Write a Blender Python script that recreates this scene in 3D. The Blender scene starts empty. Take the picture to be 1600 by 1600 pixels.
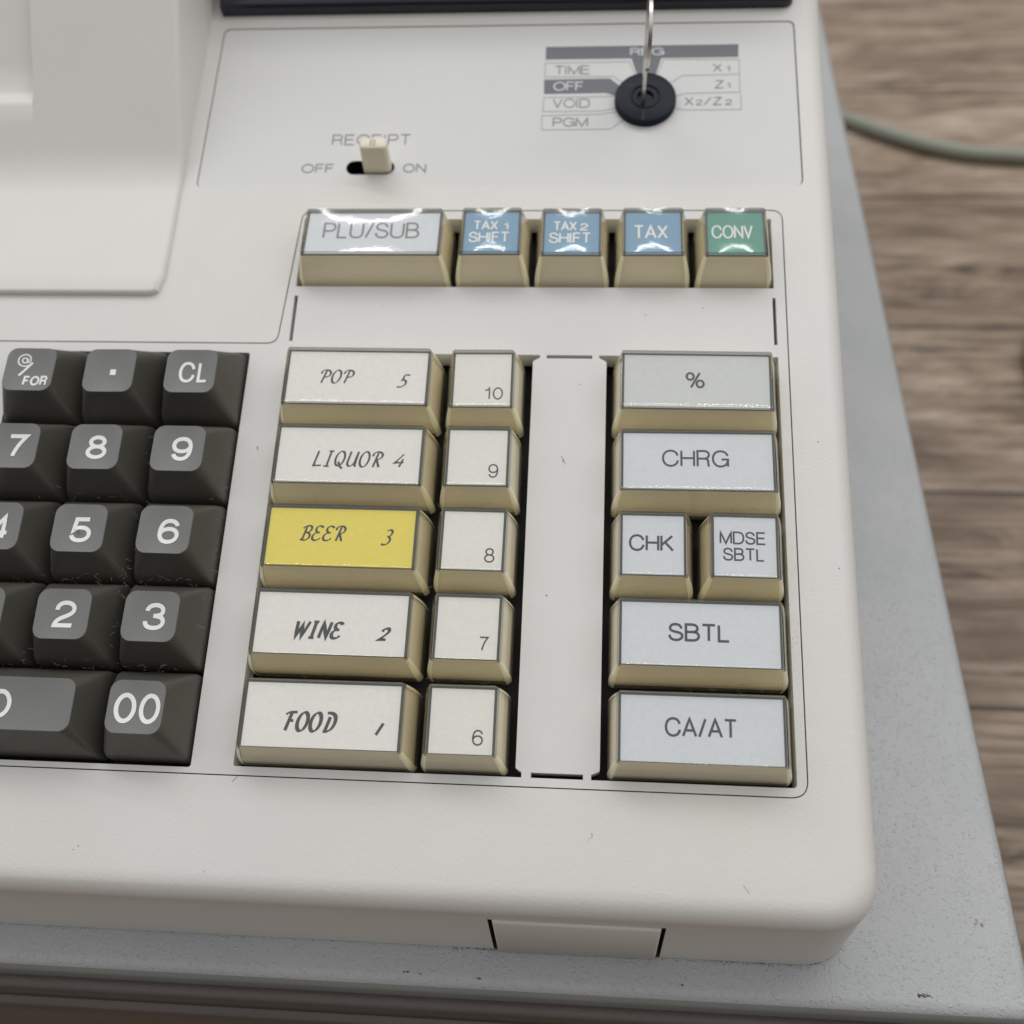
import bpy, bmesh, math, random, re
from mathutils import Matrix, Vector
from mathutils.geometry import tessellate_polygon

sc = bpy.context.scene
random.seed(7)
U = 0.019                      # one key pitch = 19 mm; every length below is in pitches
SLOPE = math.radians(16.9)     # the keyboard slopes down towards the operator
CS, SN = math.cos(SLOPE), math.sin(SLOPE)
DRAWER_TOP = 5.2               # height of the drawer's top above the table
ZOFF = DRAWER_TOP + 2.33

def W(p):                      # keyboard-plane coordinates -> world (pitches)
    x, y, z = p
    return Vector((x, y*CS - z*SN, y*SN + z*CS + ZOFF))

# ------------------------------------------------------------------ camera
cam = bpy.data.cameras.new('camera')
cam.sensor_width = 36.0
cam.lens = 1648.8/1600*36.0
cam.clip_start = 0.005
cam.clip_end = 50
cam.dof.use_dof = True
cam.dof.focus_distance = 11.6*U
cam.dof.aperture_fstop = 11.5
camo = bpy.data.objects.new('camera', cam)
sc.collection.objects.link(camo)
CAMP = W((3.79801, -0.92132, 11.08249))
CR = [[0.996886, 0.045066, -0.064712], [0.02058, -0.940853, -0.33819], [-0.076126, 0.335805, -0.93885]]
rot = Matrix.Rotation(SLOPE, 3, 'X')
r_ = rot @ Vector(CR[0]); d_ = rot @ Vector(CR[1]); f_ = rot @ Vector(CR[2])
m3 = Matrix((r_, -d_, -f_)).transposed()
camo.matrix_world = Matrix.Translation(CAMP*U) @ m3.to_4x4()
sc.camera = camo

# ------------------------------------------------------------------ light
sc.view_settings.view_transform = 'Standard'
sc.view_settings.look = 'None'
sc.view_settings.exposure = 0.0
sc.view_settings.gamma = 1.0
sc.view_settings.use_curve_mapping = False
sc.cycles.use_denoising = True
sc.cycles.sample_clamp_indirect = 4.0
sc.cycles.transparent_max_bounces = 24
sc.cycles.max_bounces = 8

world = bpy.data.worlds.new('World')
sc.world = world
world.use_nodes = True
wn = world.node_tree.nodes; wl = world.node_tree.links
bg = wn['Background']
tc = wn.new('ShaderNodeTexCoord'); sx = wn.new('ShaderNodeSeparateXYZ')
mr = wn.new('ShaderNodeMapRange'); rp = wn.new('ShaderNodeValToRGB')
wd = wn.new('ShaderNodeVectorMath'); wd.operation = 'DOT_PRODUCT'; wd.inputs[1].default_value = (.04, .28, .95)   # the operator's side of the room is the darker one
wl.new(tc.outputs['Generated'], wd.inputs[0]); wl.new(tc.outputs['Generated'], sx.inputs[0])
wa = wn.new('ShaderNodeMath'); wa.operation = 'ABSOLUTE'; wl.new(sx.outputs['X'], wa.inputs[0])
wm = wn.new('ShaderNodeMath'); wm.operation = 'MULTIPLY_ADD'; wl.new(wa.outputs[0], wm.inputs[0]); wm.inputs[1].default_value = .34   # surroundings brightened to left and right, added to lift the key sides
wl.new(wd.outputs['Value'], wm.inputs[2]); wl.new(wm.outputs[0], mr.inputs['Value'])
mr.inputs['From Min'].default_value = -1; mr.inputs['From Max'].default_value = 1
wl.new(mr.outputs[0], rp.inputs[0])
rp.color_ramp.elements[0].position = 0.40; rp.color_ramp.elements[0].color = (.045, .036, .029, 1)
rp.color_ramp.elements[1].position = 0.95; rp.color_ramp.elements[1].color = (1.25, 1.25, 1.25, 1)
e = rp.color_ramp.elements.new(0.62); e.color = (.165, .148, .134, 1)
wl.new(rp.outputs[0], bg.inputs['Color']); bg.inputs['Strength'].default_value = 0.715

def tube(name, p, target, sx_, sy_, power, col=(1, .99, .972)):
    l = bpy.data.lights.new(name, 'AREA')
    l.shape = 'RECTANGLE'; l.size = sx_*U; l.size_y = sy_*U; l.energy = power; l.color = col
    o = bpy.data.objects.new(name, l); sc.collection.objects.link(o)
    a = W(p); b = W(target)
    o.location = a*U
    o.rotation_euler = (a - b).to_track_quat('Z', 'Y').to_euler()
    return o
tube('ceiling_lamp', (10, 60.2, 45.2), (3, 4, 0), 150, 1.25, 5.35)
tube('ceiling_lamp', (10, 49.8, 55.2), (3, 4, 0), 150, 1.25, 5.35)

# ------------------------------------------------------------------ helpers
ROOT_W = Vector((1.0, 4.0, DRAWER_TOP))
ROOT_P = Matrix.Rotation(-SLOPE, 3, 'X') @ (ROOT_W - Vector((0, 0, ZOFF)))
root = bpy.data.objects.new('cash_register', None)
sc.collection.objects.link(root)
root.location = ROOT_W*U
root.rotation_euler = (SLOPE, 0, 0)
root.empty_display_size = 0.02
root['label'] = 'off-white cash register with dark number keys and clear capped keys on a grey cash box'
root['category'] = 'cash register'

class MB:
    def __init__(s): s.v = []; s.f = []; s.m = []; s.s = []
    def vert(s, p): s.v.append(tuple(p)); return len(s.v)-1
    def loop(s, pts): return [s.vert(p) for p in pts]
    def face(s, ids, m=0, sm=True): s.f.append(tuple(ids)); s.m.append(m); s.s.append(sm)
    def band(s, A, B, m=0, sm=True, skip=()):      # A below/outside, B above/inside, both CCW seen from +z
        n = len(A)
        for i in range(n):
            if i in skip: continue
            j = (i+1) % n
            s.face((A[i], A[j], B[j], B[i]), m[i] if isinstance(m, (list, tuple)) else m, sm)
    def box(s, x0, x1, y0, y1, z0, z1, m=0):
        a = s.loop([(x0,y0,z0),(x1,y0,z0),(x1,y1,z0),(x0,y1,z0)]); b = s.loop([(x0,y0,z1),(x1,y0,z1),(x1,y1,z1),(x0,y1,z1)])
        s.band(a, b, m, False); s.face(b, m, False); s.face(a[::-1], m, False)
    def sheet(s, outer, holes, z, m=0):            # flat polygon with holes, returns vertex loops
        loops = [outer]+holes
        ids = [s.loop([(p[0], p[1], z) for p in L]) for L in loops]
        flat = [i for L in ids for i in L]
        for t in tessellate_polygon([[Vector((p[0], p[1], 0)) for p in L] for L in loops]):
            a, b, c = (s.v[flat[k]] for k in t)
            if (b[0]-a[0])*(c[1]-a[1])-(b[1]-a[1])*(c[0]-a[0]) < 0: t = t[::-1]
            s.face([flat[k] for k in t], m, False)
        return ids
    def build(s, name, mats, parent=root, base=None, sharp=40):
        me = bpy.data.meshes.new(name)
        off = ROOT_P if base is None else Vector(base)
        me.from_pydata([tuple((Vector(p)-off)*U) for p in s.v], [], s.f)
        for mt in (mats if isinstance(mats, (list, tuple)) else [mats]): me.materials.append(mt)
        for p, mi, sm in zip(me.polygons, s.m, s.s): p.material_index = mi; p.use_smooth = sm
        me.set_sharp_from_angle(angle=math.radians(sharp))
        me.update()
        o = bpy.data.objects.new(name, me); sc.collection.objects.link(o)
        if parent is not None: o.parent = parent
        if base is not None: o.location = Vector(base)*U
        return o

def rrect(x0, x1, y0, y1, r, n=4):
    P = []
    for cx, cy, a0 in ((x1-r, y0+r, -90), (x1-r, y1-r, 0), (x0+r, y1-r, 90), (x0+r, y0+r, 180)):
        for k in range(n+1):
            a = math.radians(a0+90*k/n); P.append((cx+r*math.cos(a), cy+r*math.sin(a)))
    return P
def rrect2(x0, x1, y0, y1, r, n=4, mx=10, my=8):     # the same with points along the straight sides too
    C = rrect(x0, x1, y0, y1, r, n); P = []
    for q in range(4):
        arc = C[q*(n+1):(q+1)*(n+1)]; nxt = C[((q+1)*(n+1)) % len(C)]; P += arc
        m = my if q % 2 == 0 else mx
        P += [(arc[-1][0]+(nxt[0]-arc[-1][0])*k/m, arc[-1][1]+(nxt[1]-arc[-1][1])*k/m) for k in range(1, m)]
    return P
def corner_flags(n=4, mx=10, my=8):
    return [1 if k < n else 0 for q in range(4) for k in range(n+(my if q % 2 == 0 else mx))]
def rounded(pts, n=5):         # pts: (x, y, r) CCW, rounded corners
    P = []; N = len(pts)
    for i, (x, y, r) in enumerate(pts):
        if r <= 0: P.append((x, y)); continue
        p = Vector((x, y)); a = (Vector(pts[i-1][:2])-p).normalized(); b = (Vector(pts[(i+1) % N][:2])-p).normalized()
        ang = a.angle(b); t = r/math.tan(ang/2); s, e = p+a*t, p+b*t
        for k in range(n+1):
            u = k/n; q = s*(1-u)**2+p*2*u*(1-u)+e*u*u; P.append((q.x, q.y))
    return P
def z3(L, z): return [(p[0], p[1], z) for p in L]

# ------------------------------------------------------------------ materials
def mat(name): 
    m = bpy.data.materials.new(name); m.use_nodes = True
    nt = m.node_tree; return m, nt, nt.nodes, nt.links, nt.nodes['Principled BSDF']
def noise(nt, scale, detail=3, rough=.5, vec=None, stretch=None, dist=0):
    n = nt.nodes.new('ShaderNodeTexNoise'); n.inputs['Scale'].default_value = scale
    n.inputs['Distortion'].default_value = dist; n.inputs['Detail'].default_value = detail; n.inputs['Roughness'].default_value = rough
    t = nt.nodes.new('ShaderNodeTexCoord'); src = t.outputs['Object']
    if stretch:
        mp = nt.nodes.new('ShaderNodeMapping'); mp.inputs['Scale'].default_value = stretch
        nt.links.new(src, mp.inputs[0]); src = mp.outputs[0]
    nt.links.new(src, n.inputs['Vector']); return n.outputs['Fac']
def ramp(nt, fac, stops):
    r = nt.nodes.new('ShaderNodeValToRGB'); nt.links.new(fac, r.inputs[0]); el = r.color_ramp.elements
    while len(el) < len(stops): el.new(.5)
    for q, (p, c) in zip(el, stops): q.position = p; q.color = (*c, 1) if len(c) == 3 else c
    return r.outputs[0]
def bump(nt, fac, dist, strength=1.0, prev=None):
    b = nt.nodes.new('ShaderNodeBump'); b.inputs['Distance'].default_value = dist; b.inputs['Strength'].default_value = strength
    nt.links.new(fac, b.inputs['Height'])
    if prev is not None: nt.links.new(prev, b.inputs['Normal'])
    return b.outputs[0]
def mixc(nt, fac, a, b):
    m = nt.nodes.new('ShaderNodeMix'); m.data_type = 'RGBA'; nt.links.new(fac, m.inputs[0])
    for k, v in ((6, a), (7, b)):
        if hasattr(v, 'default_value') or hasattr(v, 'is_linked'): nt.links.new(v, m.inputs[k])
        else: m.inputs[k].default_value = (*v, 1)
    return m.outputs[2]
def plastic(name, col, rough=.4, grain=0, gscale=2500, var=.04, specks=0, dirt=None, spec=.5, warm=0):
    m, nt, nd, lk, b = mat(name)
    c2 = tuple(v*(1-var) for v in col); c1 = tuple(min(1, v*(1+var)) for v in col)
    c = ramp(nt, noise(nt, 35, 4, .6), [(.3, c2), (.7, c1)])
    if specks:
        n = noise(nt, 520, 2, .5); w = noise(nt, 60, 1)
        mu = nt.nodes.new('ShaderNodeMath'); mu.operation = 'MULTIPLY'; lk.new(n, mu.inputs[0]); lk.new(w, mu.inputs[1])
        c = mixc(nt, ramp(nt, mu.outputs[0], [(.51, (0,0,0)), (.53, (specks,)*3)]), c, dirt or (.18, .17, .15))
    if warm: c = mixc(nt, ramp(nt, noise(nt, 11, 4, .65), [(.42, (0,0,0)), (.72, (warm,)*3)]), c, tuple(v*k for v, k in zip(col, (.99, .955, .87))))
    lk.new(c, b.inputs['Base Color'])
    b.inputs['Roughness'].default_value = rough; b.inputs['Specular IOR Level'].default_value = spec
    if grain: lk.new(bump(nt, noise(nt, gscale, 2), grain), b.inputs['Normal'])
    return m
M = {}
M['case'] = plastic('case_plastic', (.672, .661, .638), .40, 5e-5, 1500, .02, warm=.35)
M['plate'] = plastic('plate_plastic', (.655, .648, .635), .5, 3e-5, 1600, .02)
M['panel'] = plastic('function_panel_sheet', (.665, .665, .655), .5, 1.5e-5, 1500, .012, 0, None, .35)
M['cover'] = plastic('cover_plastic', (.71, .70, .665), .45, 3e-5, 1500, .015, warm=.3)
M['side'] = M['cover']
M['well'] = plastic('dark_well', (.012, .011, .010), .6)
M['black'] = plastic('black_glossy_plastic', (.012, .015, .024), .16, 2e-5, 500, .2)
M['lock'] = plastic('lock_plastic', (.009, .013, .024), .36, 3e-5, 800, .2, 0, None, .14)
M['dark'] = plastic('lock_hole', (.004, .004, .004), .6)
M['lever'] = plastic('lever_plastic', (.76, .70, .565), .45, 2e-5, 1500)
M['leverlines'] = plastic('lever_groove', (.3, .18, .10), .6)
M['body'] = plastic('key_body_plastic', (.94, .87, .69), .5, 3e-5, 1200, .06)
M['rim'] = plastic('key_rim_dark_reflection', (.072, .086, .09), .4)  # dark internal reflection around the label, put into the rim's colour
M['slitwall'] = plastic('slit_dark', (.06, .05, .04), .9)  # dark colour for the walls inside the front slits
M['num'] = plastic('number_key_plastic', (.072, .067, .055), .40, 3e-5, 1500, .15)
M['numtop'] = plastic('number_key_top_sheen', (.158, .159, .155), .45, 4e-5, 1600, .06)  # same key plastic, with the ceiling's sheen put into a paler colour
M['numprint'] = plastic('white_print', (.78, .78, .78), .5)
M['ink'] = plastic('dark_ink', (.055, .06, .07), .5)
M['inkgrey'] = plastic('grey_ink', (.21, .215, .235), .5)
M['inkpale'] = plastic('pale_grey_ink', (.40, .40, .41), .5)
M['reversed'] = plastic('pale_reversed_print', (.62, .63, .65), .5)
def paper(name, col, rough=.6):
    m, nt, nd, lk, b = mat(name)
    c = ramp(nt, noise(nt, 900, 3, .6), [(.3, tuple(v*.965 for v in col)), (.7, tuple(min(1, v*1.03) for v in col))])
    lk.new(c, b.inputs['Base Color']); b.inputs['Roughness'].default_value = rough
    lk.new(bump(nt, noise(nt, 120, 2), 2e-4), b.inputs['Normal'])
    return m
M['white'] = paper('white_paper', (.80, .80, .80))
M['cream'] = paper('cream_paper', (.78, .785, .765))
M['bluewhite'] = paper('bluish_white_paper', (.66, .70, .78))
M['palegrey'] = paper('pale_grey_paper', (.615, .645, .665))
M['yellow'] = paper('yellow_paper', (.80, .68, .13))
M['blue'] = paper('blue_paper', (.16, .315, .49), .4)
M['green'] = paper('green_paper', (.075, .28, .235), .4)

def clear(name, tint, base=None, solid=0.0, rough=.06):
    m, nt, nd, lk, b = mat(name)
    tr = nd.new('ShaderNodeBsdfTransparent'); tr.inputs[0].default_value = (*tint, 1)
    gl = nd.new('ShaderNodeBsdfGlossy'); gl.inputs['Roughness'].default_value = rough
    bn = bump(nt, noise(nt, 330, 2), 2.2e-5); lk.new(bn, gl.inputs['Normal'])
    fr = nd.new('ShaderNodeFresnel'); ge = nd.new('ShaderNodeNewGeometry'); io = nd.new('ShaderNodeMapRange')
    io.inputs['To Min'].default_value = 1.5; io.inputs['To Max'].default_value = 1/1.5     # a thin sheet reflects alike from both sides
    lk.new(ge.outputs['Backfacing'], io.inputs['Value']); lk.new(io.outputs[0], fr.inputs[0]); lk.new(bn, fr.inputs['Normal'])
    first = tr.outputs[0]
    if solid:
        b.inputs['Base Color'].default_value = (*base, 1); b.inputs['Roughness'].default_value = .3
        b.inputs['Subsurface Weight'].default_value = 0
        ms = nd.new('ShaderNodeMixShader'); ms.inputs[0].default_value = solid
        lk.new(tr.outputs[0], ms.inputs[1]); lk.new(b.outputs[0], ms.inputs[2]); first = ms.outputs[0]
    mx = nd.new('ShaderNodeMixShader'); lk.new(fr.outputs[0], mx.inputs[0]); lk.new(first, mx.inputs[1]); lk.new(gl.outputs[0], mx.inputs[2])
    lk.new(mx.outputs[0], nd['Material Output'].inputs['Surface'])
    return m
M['clear'] = clear('clear_cap', (.975, .965, .93))
M['clearside'] = clear('dusty_glow_cap_side', (.99, .98, .94), (.93, .86, .68), .20, .05)  # dust, plus light guided by the cap walls, put into a pale base
M['amber'] = clear('amber_cap_edge_glow', (.97, .93, .75), (.97, .91, .62), .9)  # yellowed corners, with the glow of piped light put into the colour
M['capedge'] = clear('cap_top_edge_refraction', (.9, .92, .92), (.15, .17, .17), .5)  # dark refraction line along the cap's upper edge, painted as grey

m, nt, nd, lk, b = mat('brushed_steel'); M['steel'] = m
b.inputs['Base Color'].default_value = (.62, .6, .56, 1); b.inputs['Metallic'].default_value = 1
lk.new(ramp(nt, noise(nt, 300, 3), [(.3, (.22,)*3), (.7, (.4,)*3)]), b.inputs['Roughness'])
lk.new(bump(nt, noise(nt, 400, 3), 1e-4), b.inputs['Normal'])

m, nt, nd, lk, b = mat('hammered_grey_paint'); M['paint'] = m
c = ramp(nt, noise(nt, 25, 4, .6), [(.3, (.345, .355, .363)), (.7, (.392, .40, .405))])
c = mixc(nt, ramp(nt, noise(nt, 170, 5, .7), [(.715, (0,0,0)), (.73, (1,1,1))]), c, (.12, .10, .08))
lk.new(c, b.inputs['Base Color']); b.inputs['Roughness'].default_value = .22
drops = ramp(nt, noise(nt, 1250, 1, .4), [(.58, (0,0,0)), (.68, (.5,.5,.5)), (.78, (1,1,1))])
n2 = bump(nt, drops, 1.6e-4, .7)
lk.new(bump(nt, noise(nt, 1900, 3, .6), 1.5e-4, 1, n2), b.inputs['Normal'])
M['paintside'] = plastic('smooth_grey_paint', (.22, .235, .23), .38, 5e-5, 700, .06)
M['fascia'] = plastic('brown_grey_fascia', (.075, .058, .050), .36, 8e-5, 900, .06, .6, (.05, .04, .035))
M['cord'] = plastic('grey_cord', (.25, .26, .215), .5)

m, nt, nd, lk, b = mat('wood_boards'); M['wood'] = m
f1 = noise(nt, 46, 6, .68, stretch=(.26, 1.35, 1), dist=.9); f2 = noise(nt, 150, 5, .66, stretch=(.065, 1.6, 1), dist=.6); f3 = noise(nt, 16, 4, .6, stretch=(.5, 1.5, 1), dist=.8)
g = nt.nodes.new('ShaderNodeMath'); g.operation = 'MULTIPLY_ADD'; lk.new(f2, g.inputs[0]); g.inputs[1].default_value = .50
h = nt.nodes.new('ShaderNodeMath'); h.operation = 'MULTIPLY'; lk.new(f1, h.inputs[0]); h.inputs[1].default_value = .70; lk.new(h.outputs[0], g.inputs[2])
c = ramp(nt, g.outputs[0], [(.45, (.052, .034, .023)), (.53, (.165, .12, .084)), (.61, (.265, .205, .152)), (.70, (.375, .305, .245)), (.79, (.52, .455, .395))])
c = mixc(nt, ramp(nt, f3, [(.48, (0,0,0)), (.66, (.75,.75,.75))]), c, (.125, .078, .053))
t = nt.nodes.new('ShaderNodeTexCoord')
vo = nt.nodes.new('ShaderNodeTexVoronoi'); vo.inputs['Scale'].default_value = 9; mp = nt.nodes.new('ShaderNodeMapping'); mp.inputs['Scale'].default_value = (.75, 1.5, 1); mp.inputs['Location'].default_value = (.02, .31, 0)
lk.new(t.outputs['Object'], mp.inputs[0]); lk.new(mp.outputs[0], vo.inputs['Vector'])
c = mixc(nt, ramp(nt, vo.outputs['Distance'], [(.03, (.9,.9,.9)), (.10, (.45,.45,.45)), (.17, (0,0,0))]), c, (.075, .034, .018))
bk = nt.nodes.new('ShaderNodeTexBrick'); bk.inputs['Scale'].default_value = 1.0; bk.inputs['Brick Width'].default_value = 1.1; bk.inputs['Row Height'].default_value = .094
bk.inputs['Mortar Size'].default_value = .0011; bk.inputs['Mortar Smooth'].default_value = .3; bk.offset_frequency = 2; bk.offset = .37
bk.inputs['Color1'].default_value = (.86, .80, .74, 1); bk.inputs['Color2'].default_value = (1.12, 1.09, 1.06, 1); bk.inputs['Mortar'].default_value = (.22, .18, .15, 1)
lk.new(t.outputs['Object'], bk.inputs['Vector'])
ml = nt.nodes.new('ShaderNodeMix'); ml.data_type = 'RGBA'; ml.blend_type = 'MULTIPLY'; ml.inputs[0].default_value = 1; lk.new(c, ml.inputs[6]); lk.new(bk.outputs['Color'], ml.inputs[7]); c = ml.outputs[2]
f4 = noise(nt, 150, 2, .5, stretch=(.03, 1.6, 1))
c = mixc(nt, ramp(nt, f4, [(.27, (.9,.9,.9)), (.33, (0,0,0))]), c, (.06, .04, .028))
lk.new(c, b.inputs['Base Color']); b.inputs['Roughness'].default_value = .55
lk.new(bump(nt, g.outputs[0], 4e-4), b.inputs['Normal'])

# ------------------------------------------------------------------ lettering: strokes widened into flat print
ELL = lambda cx, cy, rx, ry: ('M%g %gC%g %g %g %g %g %gC%g %g %g %g %g %gC%g %g %g %g %g %gC%g %g %g %g %g %g' % (
    cx+rx, cy, cx+rx, cy+.552*ry, cx+.552*rx, cy+ry, cx, cy+ry, cx-.552*rx, cy+ry, cx-rx, cy+.552*ry, cx-rx, cy,
    cx-rx, cy-.552*ry, cx-.552*rx, cy-ry, cx, cy-ry, cx+.552*rx, cy-ry, cx+rx, cy-.552*ry, cx+rx, cy))
G = {
 'A': (.74, 'M0 0L.37 1L.74 0M.12 .33L.62 .33'),
 'B': (.64, 'M0 .53L.36 .53C.74 .53 .74 0 .36 0L0 0L0 1L.33 1C.66 1 .66 .53 .36 .53'),
 'C': (.80, 'M.78 .68C.74 .9 .58 1 .41 1C.15 1 0 .78 0 .5C0 .22 .15 0 .41 0C.6 0 .76 .12 .8 .36'),
 'D': (.72, 'M0 0L0 1L.3 1C.6 1 .72 .8 .72 .5C.72 .2 .6 0 .3 0L-.03 0'),
 'E': (.60, 'M.58 1L0 1L0 0L.6 0M0 .52L.54 .52'), 'F': (.54, 'M.54 1L0 1L0 0M0 .52L.48 .52'),
 'G': (.80, 'M.78 .7C.74 .9 .58 1 .41 1C.15 1 0 .78 0 .5C0 .22 .15 0 .41 0C.6 0 .8 .14 .8 .46L.46 .46M.8 .46L.8 0'),
 'H': (.68, 'M0 0L0 1M.68 0L.68 1M0 .52L.68 .52'), 'I': (.02, 'M.01 0L.01 1'),
 'K': (.66, 'M0 0L0 1M.64 1L0 .36M.22 .57L.68 0'), 'L': (.50, 'M0 1L0 0L.5 0'),
 'M': (.80, 'M0 0L0 1L.4 0L.8 1L.8 0'), 'N': (.68, 'M0 0L0 1L.68 0L.68 1'),
 'O': (.84, ELL(.42, .5, .42, .5)), 'P': (.60, 'M0 0L0 1L.33 1C.7 1 .7 .46 .33 .46L0 .46'),
 'R': (.64, 'M0 0L0 1L.36 1C.7 1 .7 .5 .36 .5L0 .5M.36 .5C.62 .5 .56 .3 .58 .15C.58 .08 .6 .02 .64 0'),
 'S': (.64, 'M.6 .72C.58 .9 .46 1 .31 1C.15 1 .03 .9 .03 .75C.03 .58 .18 .55 .33 .51C.5 .47 .64 .42 .64 .26C.64 .1 .5 0 .33 0C.14 0 .01 .1 0 .32'),
 'T': (.64, 'M0 1L.64 1M.32 1L.32 0'), 'U': (.68, 'M0 1L0 .36C0 .12 .12 0 .34 0C.56 0 .68 .12 .68 .36L.68 1'),
 'V': (.68, 'M0 1L.34 0L.68 1'), 'X': (.64, 'M0 0L.64 1M.64 0L0 1'), 'Z': (.62, 'M.02 1L.62 1L0 0L.64 0'),
 '/': (.36, 'M0 -.02L.36 1.02'), '0': (.56, ELL(.28, .5, .28, .5)), '1': (.3, 'M.02 .78C.18 .78 .27 .86 .3 1L.3 0'),
 '2': (.54, 'M.02 .68C.02 .9 .14 1 .28 1C.44 1 .54 .88 .54 .72C.54 .52 .36 .45 .2 .34C.08 .26 .01 .16 0 0L.54 0'),
 '3': (.54, 'M.02 .74C.03 .9 .13 1 .27 1C.42 1 .5 .88 .5 .75C.5 .6 .4 .53 .22 .53M.22 .53C.44 .53 .54 .43 .54 .27C.54 .1 .42 0 .27 0C.1 0 0 .1 0 .29'),
 '4': (.56, 'M.43 0L.43 1L0 .26L.57 .26'),
 '5': (.54, 'M.5 1L.1 1L.04 .47C.1 .56 .18 .61 .28 .61C.44 .61 .54 .48 .54 .31C.54 .12 .42 0 .26 0C.12 0 .02 .08 0 .24'),
 '6': (.54, 'M.52 .76C.5 .91 .4 1 .28 1C.08 1 0 .76 0 .44C0 .16 .1 0 .27 0C.43 0 .54 .13 .54 .32C.54 .5 .43 .62 .28 .62C.12 .62 .02 .5 .01 .36'),
 '7': (.54, 'M0 1L.54 1C.36 .72 .22 .4 .18 0'), '8': (.54, ELL(.27, .77, .22, .23)+ELL(.27, .27, .27, .27)),
 '9': (.54, 'M.02 .24C.04 .09 .14 0 .26 0C.46 0 .54 .24 .54 .56C.54 .84 .44 1 .27 1C.11 1 0 .87 0 .68C0 .5 .11 .38 .26 .38C.42 .38 .52 .5 .53 .64'),
 '%': (.94, ELL(.2, .76, .19, .24)+ELL(.74, .24, .19, .24)+'M.24 -.02L.72 1.02'),
 '@': (1.0, 'M.7 .66L.66 .4C.66 .3 .82 .3 .88 .5C.94 .8 .7 1 .5 1C.2 1 0 .78 0 .5C0 .2 .2 0 .5 0C.62 0 .72 .03 .8 .1'+ELL(.47, .5, .18, .21)),
 ' ': (.3, ''),
 # italic swash capitals of the hand-lettered style labels
 'p': (.62, 'M.2 0L.3 .93M.03 .72C-.04 .9 .12 1.02 .34 1C.72 .96 .72 .42 .3 .46'),
 'o': (.58, ELL(.29, .5, .27, .5)), 'l': (.5, 'M.1 1L.04 .03L.52 .05'), 'i': (.46, 'M.08 1L.4 1M.24 1L.2 0M.02 0L.36 0'),
 'q': (.62, ELL(.29, .52, .27, .48)+'M.22 .3C.34 .24 .36 -.06 .62 -.12'), 'u': (.6, 'M.08 1L.04 .3C.03 -.04 .4 -.06 .48 .3L.54 1M.54 1L.54 .1L.6 0'),
 'r': (.62, 'M.2 0L.3 .93M.03 .72C-.04 .9 .12 1.02 .34 1C.7 .96 .68 .5 .28 .5M.3 .5L.56 0'),
 'b': (.6, 'M.16 0L.24 .96M.02 .8C.1 1 .6 1.1 .58 .78C.57 .58 .4 .54 .26 .53M.26 .53C.72 .54 .66 0 .3 0C.2 0 .1 .02 .04 .08'),
 'e': (.56, 'M.54 .86C.48 1.02 .12 1.06 .12 .78C.12 .56 .3 .54 .42 .54M.42 .54C.14 .54 .02 .42 .02 .24C.02 -.06 .42 -.06 .56 .18'),
 'w': (.8, 'M.04 1L.14 0L.4 .84L.5 0L.8 1'), 'n': (.62, 'M.04 0L.12 1L.5 0L.6 1'),
 'f': (.58, 'M.0 .86C.1 1.0 .3 1 .58 1M.3 1L.2 0M.26 .54L.5 .54'), 'd': (.64, 'M.2 .04L.28 .8M.06 1C.4 1.06 .66 .9 .62 .46C.58 .1 .36 -.04 .1 .02'),
 't': (.5, 'M.04 .72C.08 .96 .26 1 .34 1C.52 1 .58 .74 .38 .5C.26 .34 .12 .2 0 .03L.46 .03'),   # 2
 'h': (.5, 'M.1 .9C.2 1 .46 1.02 .46 .8C.46 .64 .34 .54 .2 .54M.2 .54C.44 .52 .5 .3 .4 .14C.3 0 .1 -.06 -.04 .06'),   # 3
 'v': (.5, 'M.34 1L.02 .3L.5 .34M.4 .62L.34 -.04'),   # 4
 's': (.5, 'M.52 .98L.2 1L.14 .56C.42 .62 .48 .3 .36 .12C.26 0 .1 -.06 -.06 .0'),   # 5
 'j': (.2, 'M.12 1L.06 0'),   # 1
}
def sample(path):
    out = []; cur = None
    for cmd, args in re.findall(r'([MLC])([^MLC]*)', path):
        n = [float(q) for q in re.findall(r'-?\d*\.?\d+(?:e-?\d+)?', args)]
        if cmd == 'M': cur = [(n[0], n[1])]; out.append(cur)
        elif cmd == 'L':
            p = cur[-1]
            for k in range(1, 4): cur.append((p[0]+(n[0]-p[0])*k/3, p[1]+(n[1]-p[1])*k/3))
        else:
            p = cur[-1]
            for k in range(1, 11):
                t = k/10; a = (1-t)**3; b_ = 3*t*(1-t)**2; c_ = 3*t*t*(1-t); d = t**3
                cur.append((a*p[0]+b_*n[0]+c_*n[2]+d*n[4], a*p[1]+b_*n[1]+c_*n[3]+d*n[5]))
    return out
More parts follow.
